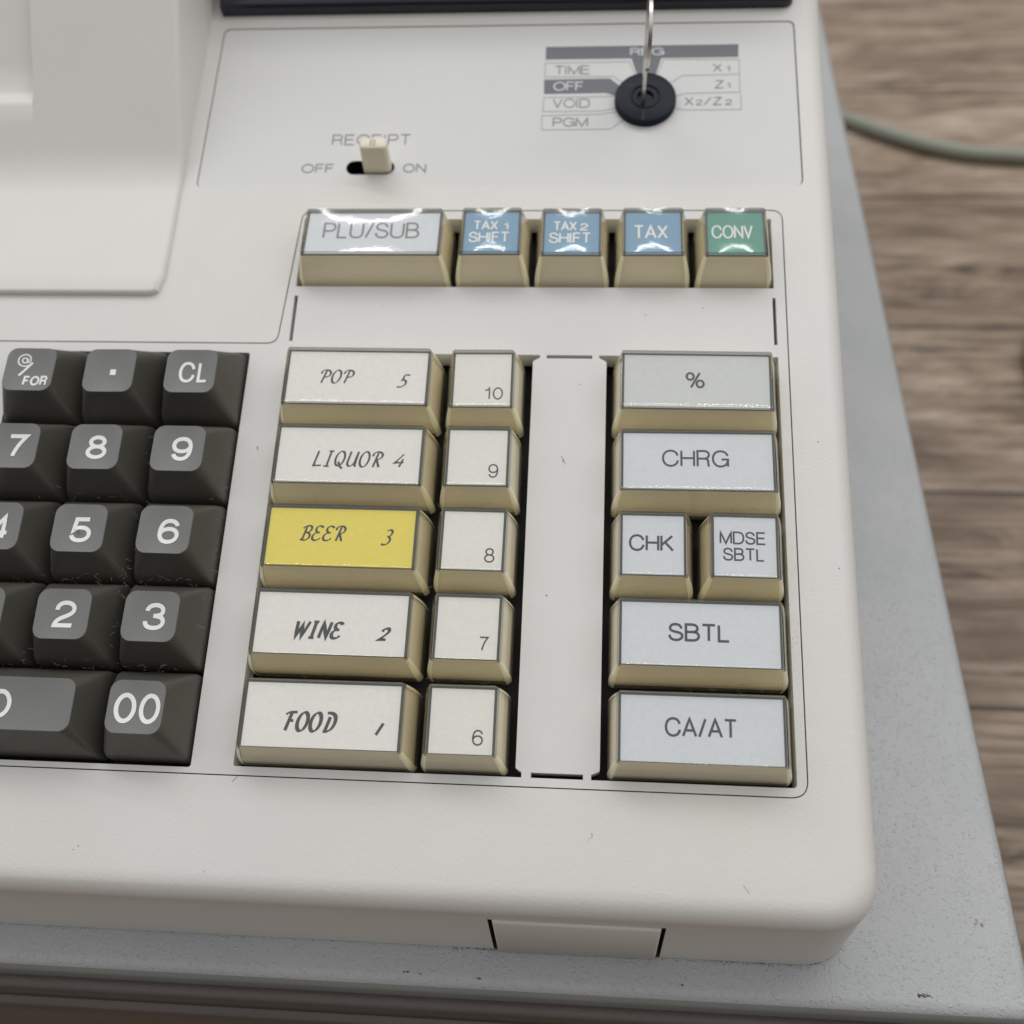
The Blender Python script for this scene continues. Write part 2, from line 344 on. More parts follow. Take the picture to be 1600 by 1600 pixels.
def stroke(mb, pts, w, zf, nib=None, mi=0):
    closed = len(pts) > 3 and abs(pts[0][0]-pts[-1][0])+abs(pts[0][1]-pts[-1][1]) < 1e-5
    if closed: pts = pts[:-1]
    n = len(pts); L = []; R_ = []
    for i in range(n):
        p = Vector(pts[i])
        a = Vector(pts[i-1]) if (i or closed) else None; c = Vector(pts[(i+1) % n]) if (i < n-1 or closed) else None
        d1 = (p-a).normalized() if a is not None and (p-a).length > 1e-9 else None
        d2 = (c-p).normalized() if c is not None and (c-p).length > 1e-9 else None
        if d1 is None: d1 = d2
        if d2 is None: d2 = d1
        if d1 is None: continue
        t = d1+d2
        if t.length < .2: t = d1.copy()
        t.normalize(); nr = Vector((-t.y, t.x)); k = max(.42, nr.dot(Vector((-d1.y, d1.x))))
        ww = w
        if nib is not None: ww = w*(.45+.75*abs(math.sin(math.atan2(t.y, t.x)-nib)))
        hw = ww/2/k
        L.append((p.x+nr.x*hw, p.y+nr.y*hw)); R_.append((p.x-nr.x*hw, p.y-nr.y*hw))
    if len(L) < 2: return
    A = mb.loop([(x, y, zf(x, y)) for x, y in R_]); B = mb.loop([(x, y, zf(x, y)) for x, y in L])
    n = len(A)
    for i in range(n if closed else n-1):
        j = (i+1) % n; mb.face((A[i], A[j], B[j], B[i]), mi, False)
def text(mb, s, box, w, z, gap=.19, shear=0, nib=None, mi=0):     # fits the word into box = (x0, x1, y0, y1)
    zf = z if callable(z) else (lambda x, y: z)
    paths = []; adv = 0
    for ch in s:
        gw, gp = G[ch]
        for pl in sample(gp): paths.append([(x+adv+shear*y, y) for x, y in pl])
        adv += gw+gap+(.06 if ch in '1I' else 0)
    xs = [q[0] for p in paths for q in p]; ys = [q[1] for p in paths for q in p]
    x0, x1, y0, y1 = box; hw = w/2
    ax = (x1-x0-2*hw)/max(1e-6, max(xs)-min(xs)) if max(xs)-min(xs) > .03 else 1
    ay = (y1-y0-2*hw)/(max(ys)-min(ys))
    k = 0
    for p in paths:
        k += 1; q = 0.00004*k
        stroke(mb, [(x0+hw+(x-min(xs))*ax, y0+hw+(y-min(ys))*ay) for x, y in p], w, (lambda x, y, q=q: zf(x, y)+q), nib, mi)
def fill(mb, pts, z, mi=0): mb.sheet([p for p in pts], [], z, mi)

# ------------------------------------------------------------------ the setting: table
tb = MB(); tb.sheet([(-120, -90), (150, -90), (150, 200), (-120, 200)], [], 0)
o = tb.build('table_top', M['wood'], None, (0, 0, 0)); o['kind'] = 'structure'

# ------------------------------------------------------------------ cash drawer under the register
D0 = Vector((1, 6, 0)); dr = bpy.data.objects.new('till_cabinet', None); sc.collection.objects.link(dr); dr.location = D0*U
dr['label'] = 'grey hammered metal cash box under the off-white register, on the wooden boards'; dr['category'] = 'cash box'
class DB(MB):
    def build(s, name, mats, **k):
        return MB.build(s, name, mats, None, None, **k)
def drawer_part(mb, name, mats, sharp=40):
    mb.v = [tuple(Vector(p)-D0+ROOT_P) for p in mb.v]
    return mb.build(name, mats, dr, None, sharp)
dx0, dx1, dy0, dy1 = -10, 8.74, -1.42, 21
c = MB(); T = DRAWER_TOP; R = .16; prev = None; first = None
plan = lambda i: rrect(dx0+i, dx1-i, dy0+i, dy1-i, max(.02, .22-i), 6)
lo = c.loop(z3(plan(0), .3)); l2 = c.loop(z3(plan(0), T-R)); c.band(lo, l2, 1)
prev = l2
for k in range(1, 7):
    a = math.radians(90*k/6); L = c.loop(z3(plan(R*(1-math.cos(a))), T-R+R*math.sin(a))); c.band(prev, L, 0 if k > 3 else 1); prev = L
L = c.loop(z3(plan(R+.01), T)); c.band(prev, L, 0); c.face(L, 0, False)
drawer_part(c, 'casing', [M['paint'], M['paintside']], 30)
c = MB()                       # front with its rolled lip
prof = [(-1.40, T-.36), (-1.50, T-.345), (-1.56, T-.36), (-1.59, T-.40), (-1.60, T-.62), (-1.68, T-.63), (-1.715, T-.66), (-1.73, T-.71), (-1.70, T-.77), (-1.66, T-.80), (-1.66, .45), (-1.40, .45)]
prevl = None
ends = []
for x in (dx0+.1, dx1-.12):
    ends.append(c.loop([(x, y, z) for y, z in prof]))
n = len(prof)
for i in range(n): c.face((ends[0][i], ends[0][(i+1) % n], ends[1][(i+1) % n], ends[1][i]), 0)
c.face(ends[0][::-1], 0, False); c.face(ends[1], 0, False)
drawer_part(c, 'drawer_front', M['fascia'], 50)
for fx in (-8.5, 7.6):
    for fy in (0, 19):
        c = MB(); a = c.loop(z3(rrect(fx-.5, fx+.5, fy-.5, fy+.5, .49, 5), 0)); bb = c.loop(z3(rrect(fx-.45, fx+.45, fy-.45, fy+.45, .44, 5), .31)); c.band(a, bb); c.face(bb); c.face(a[::-1])
        drawer_part(c, 'foot', M['well'])

# ------------------------------------------------------------------ power cord on the table
def tube_mesh(mb, pts, r, n=10, mi=0):
    P = [Vector(p) for p in pts]; prev = None
    for i, p in enumerate(P):
        t = (P[min(i+1, len(P)-1)]-P[max(i-1, 0)]).normalized()
        up = Vector((0, 0, 1)) if abs(t.z) < .9 else Vector((1, 0, 0))
        a = t.cross(up).normalized(); b_ = t.cross(a)
        L = mb.loop([p+(a*math.cos(2*math.pi*k/n)+b_*math.sin(2*math.pi*k/n))*r for k in range(n)])
        if prev: mb.band(prev, L, mi)
        prev = L
def smooth_path(ctrl, k=10):
    C = [Vector(q) for q in ctrl]; out = []
    for i in range(len(C)-1):
        p0, p1, p2, p3 = C[max(i-1, 0)], C[i], C[i+1], C[min(i+2, len(C)-1)]
        for j in range(k):
            t = j/k; out.append(.5*((2*p1)+(p2-p0)*t+(2*p0-5*p1+4*p2-p3)*t*t+(3*p1-p0-3*p2+p3)*t**3))
    out.append(C[-1]); return out
c = MB()
cr = .205
tube_mesh(c, smooth_path([(6, 25.5, cr), (8.3, 24.2, cr), (10.4, 23.2, cr), (11.9, 22.2, cr), (13.4, 21.5, cr), (15.0, 21.25, cr), (17.2, 21.0, cr), (18.6, 18.8, cr), (17.6, 16.4, cr), (15.2, 15.3, cr), (13.98, 14.4, cr), (13.70, 13.1, cr), (14.05, 11.8, cr), (15.7, 10.9, cr), (19, 10.2, cr)]), cr, 12)
o = c.build('power_cord', M['cord'], None, (12, 22, 0)); o['label'] = 'grey-green power cord curving across the wooden boards beside the drawer'; o['category'] = 'cord'

# ------------------------------------------------------------------ register housing
TOPZ = -.40; X1, Y0 = 6.80, -1.20
FL = .30
tabx = (2.775, 2.82, 4.61, 4.655)
def planloop(i):
    P = rounded([(-9+i, Y0+i, 0)] + [(x, Y0+i, 0) for x in tabx] + [(X1-i, Y0+i, max(.05, .62-i)), (X1-i, 15-i, .3), (-9+i, 15-i, 0)], 8)
    return P
plate_out = rounded([(-7.5, .09, 0), (6.00+.1, .09, .19), (6.12, 7.33, .16), (-.07, 7.33, .16), (-.19, 5.37, .14), (-7.5, 5.37, 0)], 6)
panel_out = rounded([(-1.57, 7.69, .1), (6.40, 7.69, .12), (6.40, 10.38, .1), (-1.55, 10.38, .1)], 5)
h = MB()
ids = h.sheet(planloop(FL), [plate_out[::-1], panel_out[::-1]], TOPZ)
for L in ids[1:]:
    dn = h.loop([(h.v[i][0], h.v[i][1], TOPZ-.14) for i in L]); h.band(dn, L, 0, False)
prev = ids[0]
for k in range(1, 8):
    a = math.radians(90*k/7); L = h.loop(z3(planloop(FL*(1-math.sin(a))), TOPZ-FL+FL*math.cos(a))); h.band(L, prev); prev = L
def to_drawer(p, tt=None):     # straight down (world) from p to the drawer top, or by tt of the way
    x, y, z = p; wz = y*SN+z*CS; t = (wz-(-2.33+.012))
    t *= 1 if tt is None else tt
    return (x, y-t*SN, z-t*CS)
ptop = h.loop([to_drawer(h.v[i], .10) for i in prev]); h.band(ptop, prev)
low = h.loop([to_drawer(h.v[i], 1) for i in prev])
h.band(low, ptop, 0, True, skip=(1, 3))
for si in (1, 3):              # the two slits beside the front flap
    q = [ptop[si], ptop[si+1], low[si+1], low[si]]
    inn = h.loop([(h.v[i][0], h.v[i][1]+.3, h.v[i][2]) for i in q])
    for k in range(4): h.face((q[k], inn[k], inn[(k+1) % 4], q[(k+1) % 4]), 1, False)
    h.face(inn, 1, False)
h.build('housing', [M['case'], M['slitwall']], sharp=35)

f = MB()                       # removable flap in the front wall
xa, xb = tabx[1]+.012, tabx[2]-.012
def fw(x, t, o_): 
    p = to_drawer((x, Y0, TOPZ-FL), t); return (p[0], p[1]-o_*CS, p[2]+o_*SN)
A = f.loop([fw(xa, .995, .001), fw(xb, .995, .001), fw(xb, .115, .001), fw(xa, .115, .001)])
B = f.loop([fw(xa, .995, .022), fw(xb, .995, .022), fw(xb, .125, .022), fw(xa, .125, .022)])
C_ = f.loop([fw(xa+.02, .99, .032), fw(xb-.02, .99, .032), fw(xb-.02, .14, .032), fw(xa+.02, .14, .032)])
f.band(A, B); f.band(B, C_); f.face(C_, 0, False)
f.build('front_flap', M['case'], sharp=60)

# keyboard plate with the key openings
g = MB()
inset = .014
po = rounded([(-7.5, .09+inset, 0), (6.10-inset, .09+inset, .17), (6.12-inset, 7.33-inset, .14), (-.07+inset, 7.33-inset, .14), (-.19+inset, 5.37-inset, .15), (-7.5, 5.37-inset, 0)], 6)
def rect(x0, x1, y0, y1): return [(x0, y0), (x1, y0), (x1, y1), (x0, y1)]
holes = [rrect(-3.53, -.505, .165, 5.23, .03, 2), rect(-.035, 5.97, 6.185, 7.195),
         rounded([(-.035, .195, .02), (3.10, .195, 0), (3.10, .25, 0), (3.035, .29, .02), (3.035, 5.15, .03), (3.12, 5.20, 0), (3.12, 5.235, 0), (-.035, 5.235, 0)], 2),
         rounded([(3.84, .195, 0), (5.985, .195, .04), (5.985, 5.235, 0), (3.84, 5.235, 0), (3.84, 5.20, 0), (3.93, 5.15, .03), (3.93, .29, .02), (3.84, .25, 0)], 2),
         rect(3.20, 3.755, 5.19, 5.235), rect(3.20, 3.755, .195, .25), rect(-.035, .01, 5.40, 6.05), rect(5.945, 5.985, 5.40, 6.05)]
ids = g.sheet(po, [q[::-1] for q in holes], TOPZ-.006)
dn = g.loop([(g.v[i][0], g.v[i][1], TOPZ-.14) for i in ids[0]]); g.band(dn, ids[0], 0, False)
for L in ids[1:]:
    dn = g.loop([(g.v[i][0], g.v[i][1], TOPZ-.30) for i in L]); g.band(dn, L, 0, False)
plate = g.build('keyboard_plate', M['plate'])
g = MB(); g.sheet(rect(-7.4, 6.05, .12, 7.28), [], -.95); g.build('key_well', M['well'])

# printed panel with mode switch legend
g = MB()
pi = rounded([(-1.57+.014, 7.69+.005, .09), (6.40-.016, 7.69+.005, .11), (6.40-.016, 10.38-.014, .09), (-1.55+.014, 10.38-.014, .09)], 5)
slot = rrect(.435, 1.085, 7.895, 8.115, .108, 6)
PZ = TOPZ-.012
ids = g.sheet(pi, [slot[::-1]], PZ)
for L, dd in zip(ids, (.1, .25)):
    dn = g.loop([(g.v[i][0], g.v[i][1], PZ-dd) for i in L]); g.band(dn, L, 1 if dd > .2 else 0, False)
fpanel = g.build('function_panel', [M['panel'], M['dark']])
g = MB(); g.sheet(rect(.3, 1.2, 7.8, 8.2), [], PZ-.24); g.build('switch_slot', M['dark'], fpanel); bpy.context.view_layer.update()
g = MB(); z = PZ+.003; lw = .012
fill(g, [(3.03, 9.775), (5.63, 9.78), (5.64, 9.995), (3.03, 9.99)], z, 0)
fill(g, [(4.2, 9.774), (4.3, 9.40), (4.50, 9.40), (4.6, 9.777)], z, 0)
fill(g, [(3.02, 9.43), (3.03, 9.19), (3.86, 9.20), (3.98, 9.15), (4.06, 9.3), (3.91, 9.44)], z, 0)
for pl in ([(3.03,9.475),(3.03,9.715),(4.17,9.72),(4.28,9.42)], [(3.03,9.475),(3.95,9.475),(4.07,9.38)], [(4.02,9.14),(3.86,9.14),(3.03,9.13),(3.02,8.9),(3.79,8.9),(4.02,8.95)],
           [(4.03,8.89),(3.81,8.85),(3.01,8.83),(3.02,8.6),(3.93,8.605),(4.12,8.77)], [(4.52,9.42),(4.63,9.75),(5.64,9.74),(5.64,9.49),(4.88,9.475),(4.72,9.35)], [(5.64,9.47),(5.64,9.19),(4.93,9.18),(4.80,9.14)], [(5.65,9.16),(5.65,8.91),(4.93,8.905),(4.79,8.93)]):
    stroke(g, pl, lw, lambda x, y: z, None, 2)
for s, bx in (('TIME', (3.16,3.64,9.515,9.665)), ('VOID', (3.15,3.65,8.955,9.11)), ('PGM', (3.16,3.63,8.65,8.795)), ('X', (5.29,5.41,9.535,9.67)), ('Z', (5.31,5.43,9.255,9.39)), ('X', (4.91,5.02,8.98,9.115)), ('/', (5.16,5.26,8.98,9.115)), ('Z', (5.28,5.40,8.98,9.115)), ('2', (5.06,5.14,8.98,9.075)), ('2', (5.44,5.53,8.98,9.075)), ('1', (5.47,5.515,9.535,9.63)), ('1', (5.47,5.515,9.255,9.35))):
    text(g, s, bx, .012 if s in '12' else .016, z, .16, 0, None, 1)
for s, bx in (('REG', (4.18,4.64,9.82,9.95)), ('OFF', (3.15,3.56,9.235,9.39))):
    text(g, s, bx, .021, z+.003, .16, 0, None, 3)
legm_g = g; g = MB()
for s, bx in (('RECEIPT', (.20,1.27,8.37,8.545)), ('OFF', (-.17,.27,7.925,8.07)), ('ON', (1.20,1.51,7.925,8.065))):
    text(g, s, bx, .018, z, .2, 0, None, 1)
legm = [plastic('mode_bar_ink', (.125, .13, .15), .45), M['inkgrey'], M['inkpale'], M['reversed']]
g.build('receipt_legend', legm, fpanel); legm_g.build('mode_legend', legm, fpanel)

# receipt lever
g = MB()
def lever_ring(z_, x0, x1, y0, y1, r): return z3(rrect(x0, x1, y0, y1, r, 4), z_)
rings = [lever_ring(PZ-.2, .66, 1.04, 7.92, 8.09, .05), lever_ring(.015, .70, 1.06, 7.945, 8.13, .06), lever_ring(.035, .705, 1.055, 7.955, 8.12, .055), lever_ring(.047, .725, 1.035, 7.975, 8.10, .03)]
prev = None
for Rg in rings:
    L = g.loop(Rg)
    if prev: g.band(prev, L)
    prev = L
g.face(prev, 0, False)
lv = g.build('receipt_lever', M['lever'], sharp=50)
g = MB()
for x in (.845, .875, .905): g.box(x-.0045, x+.0045, 7.985, 8.09, .047, .0505)
g.build('groove', M['leverlines'], lv)

# mode lock
def circ(cx, cy, r, z_, n=40): return [(cx+r*math.cos(2*math.pi*k/n), cy+r*math.sin(2*math.pi*k/n), z_) for k in range(n)]
LX, LY = 4.385, 9.045
g = MB(); prev = None
for r, z_ in ((.41, PZ), (.405, -.33), (.395, -.312), (.37, -.305), (.20, -.305), (.195, -.30), (.185, -.297), (.178, -.30), (.172, -.312), (.11, -.312), (.105, -.35)):
    L = g.loop(circ(LX, LY, r, z_)); 
    if prev: g.band(prev, L)
    prev = L
g.face(prev, 0, False)
lock = g.build('mode_lock', M['lock'], sharp=30)
g = MB(); g.box(LX-.05, LX-.015, 8.66, 9.1, -.36, -.3035); g.build('key_slit', M['dark'], lock)
g = MB(); fill(g, [(4.14,9.22),(4.17,9.185),(4.20,9.205),(4.235,9.19),(4.245,9.225),(4.215,9.24),(4.21,9.265),(4.18,9.24),(4.165,9.255)], -.3035); g.build('index_mark', M['dark'], lock)

# printer cover: pad with sloping housing, drawn as a height field
def cov(y):
    if y < 7.55: return -.315
    if y < 8.15: t = (y-7.55)/.6; return -.315+.505*.6*.5*t*t
    return -.315+.505*.3+.505*(y-8.15)
def cover_h(x, y):
    z_ = cov(y)
    if x < -3.76 and y > 8.64: z_ -= .125*min(1, (y-8.64)/.26) 
    return z_
xs = [-9, -6, -3.79, -3.76, -3.74, -2.4, -1.95]+[-1.75-.085*(1-math.sin(math.radians(a))) for a in (0, 18, 36, 54, 72, 90)]
ys = [6.035+.05*(1-math.cos(math.radians(a))) for a in (0, 22, 45, 68, 90)]+[6.3, 7.0, 7.55]+[7.55+.06*k for k in range(1, 11)]+[8.4, 8.64, 8.72, 8.81, 8.90, 9.2, 10, 11, 12.5, 15]
g = MB(); grid = []
for y in ys:
    row = []
    yy = max(0, .05-(y-6.035)); edge = .05-math.sqrt(max(0, .05**2-yy**2)) if y < 6.085 else 0
    for x in xs:
        q = .085-(-1.75-x); ex = 0
        if q > 0: ex = .085-math.sqrt(max(0, .085**2-min(q, .085)**2))
        xq = x
        if y < 6.25:
            rr = .19; ddx = x-(-1.75-rr); ddy = (6.035+rr)-y
            if ddx > 0 and ddy > 0:
                xq = -1.75-rr+ddx*math.sqrt(max(0, 1-(ddy/rr)**2))
        row.append(g.vert((xq, y, cover_h(x, y)-min(.07, edge+ex))))
    grid.append(row)
for j in range(len(ys)-1):
    for i in range(len(xs)-1):
        g.face((grid[j][i], grid[j][i+1], grid[j+1][i+1], grid[j+1][i]))
edge_ids = grid[0]+[r[-1] for r in grid[1:]]
dn = [g.vert((g.v[i][0], g.v[i][1], TOPZ-.02)) for i in edge_ids]
for k in range(len(dn)-1): g.face((dn[k], dn[k+1], edge_ids[k+1], edge_ids[k]))
g.build('printer_cover', M['cover'], sharp=32)

# dark display window at the top
g = MB(); prev = None
bx0, bx1, by0, by1 = -1.60, 6.40, 10.60, 15.0
dprof = [(10.60, -.42), (10.60, -.30), (10.607, -.265), (10.625, -.235), (10.655, -.213), (10.695, -.20), (10.74, -.197), (10.775, -.19), (10.81, -.165), (10.84, -.12), (11.3, .75), (11.6, 1.0), (15, 1.2)]
for x_, dz in ((bx0, 0), (bx1-.14, 0), (bx1-.07, -.02), (bx1-.02, -.07), (bx1, -.14)):
    q = max(0, (x_-(bx1-.14))/.14); yo = .14*(1-math.sqrt(max(0, 1-q*q)))
    L = g.loop([(x_, y+yo, max(-.42, z_+dz*.6)) for y, z_ in dprof])
    if prev:
        for k in range(len(L)-1): g.face((prev[k], L[k], L[k+1], prev[k+1]))
    prev = L
L = g.loop([(g.v[i][0], g.v[i][1], -.42) for i in prev]); 
for k in range(len(L)-1): g.face((prev[k], L[k], L[k+1], prev[k+1]))
g.build('display_window', M['black'], sharp=50)

# ------------------------------------------------------------------ keys with clear caps
def outer_y(a, b_, g): return ((g.v[a][0]+g.v[b_][0])/2, (g.v[a][1]+g.v[b_][1])/2)
def lerp(a, b_, t): return a+(b_-a)*t
def clear_key(kind, c0, n, r, paper_m, texts, label, ink='ink'):
    bx = (c0+.005, c0+n-.055)
    ty = (r+.365, r+1.089) if r != 6 else (r+.385, r+1.065); tx = (c0+.103, c0+n-.162); by = (r+.22, ty[1]+.006)
    dish_d = .0135 if r == 6 else .007
    cx, cy = (tx[0]+tx[1])/2, (ty[0]+ty[1])/2; hw, hh = (tx[1]-tx[0])/2, (ty[1]-ty[0])/2
    def dish(x, y):
        v = min(1, abs(y-cy)/hh)
        if r == 6: u = min(1, abs(x-cx)/hw); return -dish_d*(1-u*u)*(1-v*v)
        u = min(1, max(0, (abs(x-cx)-(hw-.36))/.36))
        return -dish_d*(1-u**2.4)*(1-v**2.2)-.0075*(1-v**15)*(1-u**15)
    rnd = random.Random(hash((c0, r)) & 0xffff); tilt = Matrix.Rotation(math.radians((rnd.uniform(-.5, .5) if r != 6 else -5.15+(rnd.uniform(-.55, .55) if n == 1 else -.35))), 3, 'X') @ Matrix.Rotation(math.radians(rnd.uniform(-.5, .5)), 3, 'Z')
    piv = Vector((cx, cy, -.4)); lift = rnd.uniform(-.012, .008)
    def fin(mb): mb.v = [tuple(tilt @ (Vector(p)-piv)+piv+Vector((0, 0, lift))) for p in mb.v]
    prof = [(-.62, 0), (-.45, .03), (-.36, .13), (-.26, .31), (-.15, .58), (-.06, .83), (-.016, .955), (0, 1.0)]
    N = 4; MX = 22 if n == 2 else 10; FLAGS = corner_flags(N, MX, 10)
    def ring(f, z_, ins=0, rad=None):
        rr = lerp(.06, .03, f) if rad is None else rad
        return z3(rrect2(lerp(bx[0], tx[0], f)+ins, lerp(bx[1], tx[1], f)-ins, lerp(by[0], ty[0], f)+ins, lerp(by[1], ty[1], f)-ins, max(.01, rr), N, MX, 10), z_)
    g = MB(); prev = None
    for z_, f in prof:
        L = g.loop(ring(f, z_))
        if prev:
            mi = []
            for i in range(len(L)):
                mx_, my_ = (outer_y(L[i], L[(i+1) % len(L)], g))
                back = my_ > cy+.2 and abs(g.v[L[i]][1]-g.v[L[(i+1) % len(L)]][1]) < 1e-5
                front = my_ < cy-.2 and abs(g.v[L[i]][1]-g.v[L[(i+1) % len(L)]][1]) < 1e-5
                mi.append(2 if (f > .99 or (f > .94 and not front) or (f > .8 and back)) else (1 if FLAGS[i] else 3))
            g.band(prev, L, mi)
        prev = L
    outer = [g.v[i][:2] for i in prev]
    for t in (.985, .965, .94, .90, .84, .75, .64, .52, .39, .26, .13, .03):
        L = g.loop([(cx+(x-cx)*t, cy+(y-cy)*t, dish(cx+(x-cx)*t, cy+(y-cy)*t)) for x, y in outer]); g.band(prev, L, 0); prev = L
    g.face(prev, 0)
    fin(g)
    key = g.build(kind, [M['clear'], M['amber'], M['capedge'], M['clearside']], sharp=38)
    key['label'] = label
    b = MB(); prev = None
    LZ = -.062
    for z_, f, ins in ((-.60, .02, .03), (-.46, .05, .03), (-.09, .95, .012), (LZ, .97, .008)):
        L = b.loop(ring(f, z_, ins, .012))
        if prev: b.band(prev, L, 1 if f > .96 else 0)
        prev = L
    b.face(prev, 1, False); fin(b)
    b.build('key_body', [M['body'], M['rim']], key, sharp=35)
    p = MB(); p.box(tx[0]+.033, tx[1]-.033, ty[0]+.008, ty[1]-.036, LZ+.001, LZ+.010); fin(p)
    p.build('paper_label', M[paper_m], key)
    if texts:
        t = MB()
        for a in texts: text(t, a[0], a[1], a[2], LZ+.0115, *a[3:])
        fin(t); t.build('legend', M[ink], key)
    return key
SH = .22
def dept(word, wb, dig, db, w): return [(word, wb, w, .16, SH, .5), (dig, db, w, .1, SH, .5)]
LW = .031
dk = 'department_key'
clear_key(dk, 0, 2, 4, 'white', dept('pop', (.53,.94,4.625,4.82), 's', (1.45,1.62,4.585,4.77), .023), 'clear key with white paper label reading POP 5')
clear_key(dk, 0, 2, 3, 'white', dept('liquor', (.555,1.38,3.54,3.775), 'v', (1.505,1.63,3.57,3.75), .023), 'clear key with white paper label reading LIQUOR 4')
clear_key(dk, 0, 2, 2, 'yellow', dept('beer', (.50,1.03,2.66,2.86), 'h', (1.43,1.57,2.63,2.83), .023), 'clear key with yellow paper label reading BEER 3')
clear_key(dk, 0, 2, 1, 'white', dept('wine', (.57,1.12,1.535,1.75), 't', (1.50,1.64,1.54,1.70), .036), 'clear key with white paper label reading WINE 2')
clear_key(dk, 0, 2, 0, 'white', dept('food', (.57,1.145,.53,.765), 'j', (1.55,1.66,.515,.675), .037), 'clear key with white paper label reading FOOD 1')
for num, bx_, r in (('10', (2.50,2.72,4.46,4.62), 4), ('9', (2.60,2.715,3.465,3.635), 3), ('8', (2.61,2.725,2.46,2.63), 2), ('7', (2.605,2.71,1.465,1.625), 1), ('6', (2.59,2.705,.465,.63), 0)):
    clear_key(dk, 2, 1, r, 'cream', [(num, bx_, .017, .2)], 'square clear key with cream paper label numbered '+num)
fk = 'function_key'
clear_key(fk, 4, 2, 4, 'palegrey', [('%', (4.845,5.065,4.625,4.84), .026)], 'wide clear key with pale grey label reading %')
clear_key(fk, 4, 2, 3, 'bluewhite', [('CHRG', (4.57,5.32,3.645,3.855), .024)], 'wide clear key with bluish white label reading CHRG')
clear_key(fk, 4, 1, 2, 'bluewhite', [('CHK', (4.205,4.70,2.64,2.835), .026)], 'square clear key with bluish white label reading CHK')
clear_key(fk, 5, 1, 2, 'bluewhite', [('MDSE', (5.195,5.70,2.74,2.89), .020), ('SBTL', (5.23,5.68,2.55,2.70), .020)], 'square clear key with bluish white label reading MDSE SBTL')
clear_key(fk, 4, 2, 1, 'bluewhite', [('SBTL', (4.63,5.285,1.635,1.835), .028)], 'wide clear key with bluish white label reading SBTL')
clear_key(fk, 4, 2, 0, 'bluewhite', [('CA/AT', (4.59,5.335,.63,.84), .026)], 'wide clear key with scratched bluish white label reading CA/AT')
clear_key(fk, 0, 2, 6, 'bluewhite', [('PLU/SUB', (.335,1.565,6.625,6.885), .028)], 'wide clear key with bluish white label reading PLU/SUB', 'inkgrey')
clear_key(fk, 2, 1, 6, 'blue', [('TAX', (2.24,2.55,6.755,6.90), .022), ('1', (2.62,2.68,6.755,6.87), .022), ('SHIFT', (2.19,2.70,6.56,6.725), .022)], 'clear key with light blue label reading TAX1 SHIFT', 'numprint')
clear_key(fk, 3, 1, 6, 'blue', [('TAX', (3.24,3.53,6.755,6.90), .022), ('2', (3.57,3.67,6.755,6.87), .020), ('SHIFT', (3.19,3.71,6.56,6.725), .022)], 'clear key with light blue label reading TAX2 SHIFT', 'numprint')
clear_key(fk, 4, 1, 6, 'blue', [('TAX', (4.23,4.65,6.625,6.835), .026)], 'clear key with light blue label reading TAX', 'numprint')
clear_key(fk, 5, 1, 6, 'green', [('CONV', (5.18,5.68,6.635,6.835), .022)], 'clear key with green label reading CONV', 'numprint')

# ------------------------------------------------------------------ dark number keys
def number_key(c0, n, r, texts, word):
    bx = (c0+.02, c0+n-.03); by = (r+.215, r+1.19); tx = (c0+.175, c0+n-.215); ty = (r+.435, r+1.0); TZ = .08
    cx, cy = (tx[0]+tx[1])/2, (ty[0]+ty[1])/2; hw, hh = (tx[1]-tx[0])/2, (ty[1]-ty[0])/2
    def dish(x, y):
        u = min(1, max(0, (abs(x-cx)-(hw-.3))/.3)); v = min(1, abs(y-cy)/hh)
        zz = TZ-.028*(1-u*u)*(1-v*v)
        if word == '5': d2 = ((x-cx)**2+(y-(cy-.03))**2)/.03**2; zz += .022*math.exp(-d2)
        return zz
    rnd = random.Random(hash((c0, r, 3)) & 0xffff); tilt = Matrix.Rotation(math.radians(rnd.uniform(-.6, .6)), 3, 'X') @ Matrix.Rotation(math.radians(rnd.uniform(-.5, .5)), 3, 'Z')
    piv = Vector((cx, cy, -.4))
    def fin(mb): mb.v = [tuple(tilt @ (Vector(p)-piv)+piv) for p in mb.v]
    N = 6
    def ring(f, z_, rad): return z3(rrect2(lerp(bx[0], tx[0], f), lerp(bx[1], tx[1], f), lerp(by[0], ty[0], f), lerp(by[1], ty[1], f), rad, N, 8*n, 8), z_)
    g = MB(); prev = None
    for z_, f, rad in ((-.62, 0, .05), (-.38, .05, .05), (-.27, .22, .055), (-.235, .30, .06), (-.10, .62, .075), (.0, .84, .10), (.05, .94, .115), (.07, .985, .12), (TZ, 1.0, .12)):
        L = g.loop(ring(f, z_, rad))
        if prev: g.band(prev, L, 1 if f == 1.0 else 0)
        prev = L
    outer = [g.v[i][:2] for i in prev]
    for k in range(1, 15):
        t = 1-k/14.4
        L = g.loop([(cx+(x-cx)*t, cy+(y-cy)*t, dish(cx+(x-cx)*t, cy+(y-cy)*t)) for x, y in outer]); g.band(prev, L, 1); prev = L
    g.face(prev, 1); fin(g)
    key = g.build('number_key', [M['num'], M['numtop']], sharp=30)
    key['label'] = 'dark grey key marked '+word
    t = MB()
    for a in texts: text(t, a[0], a[1], a[2], (lambda x, y: dish(x, y)+.004), *a[3:])
    fin(t); t.build('legend', M['numprint'], key)
nw = .048
number_key(-3.5, 1, 4, [('@', (-3.195,-3.025,4.755,4.925), .018), ('/', (-3.16,-2.99,4.62,4.83), .030), ('FOR', (-3.075,-2.765,4.50,4.635), .025, .3)], '@/FOR')
g_dot = ('M0 0L.001 0', )
G['.'] = (.1, 'M0 .5L.1 .5')
number_key(-1.5, 1, 4, [('CL', (-1.165,-.80,4.57,4.845), .036, .34)], 'CL')
number_key(-2.5, 1, 4, [], 'with a decimal point')
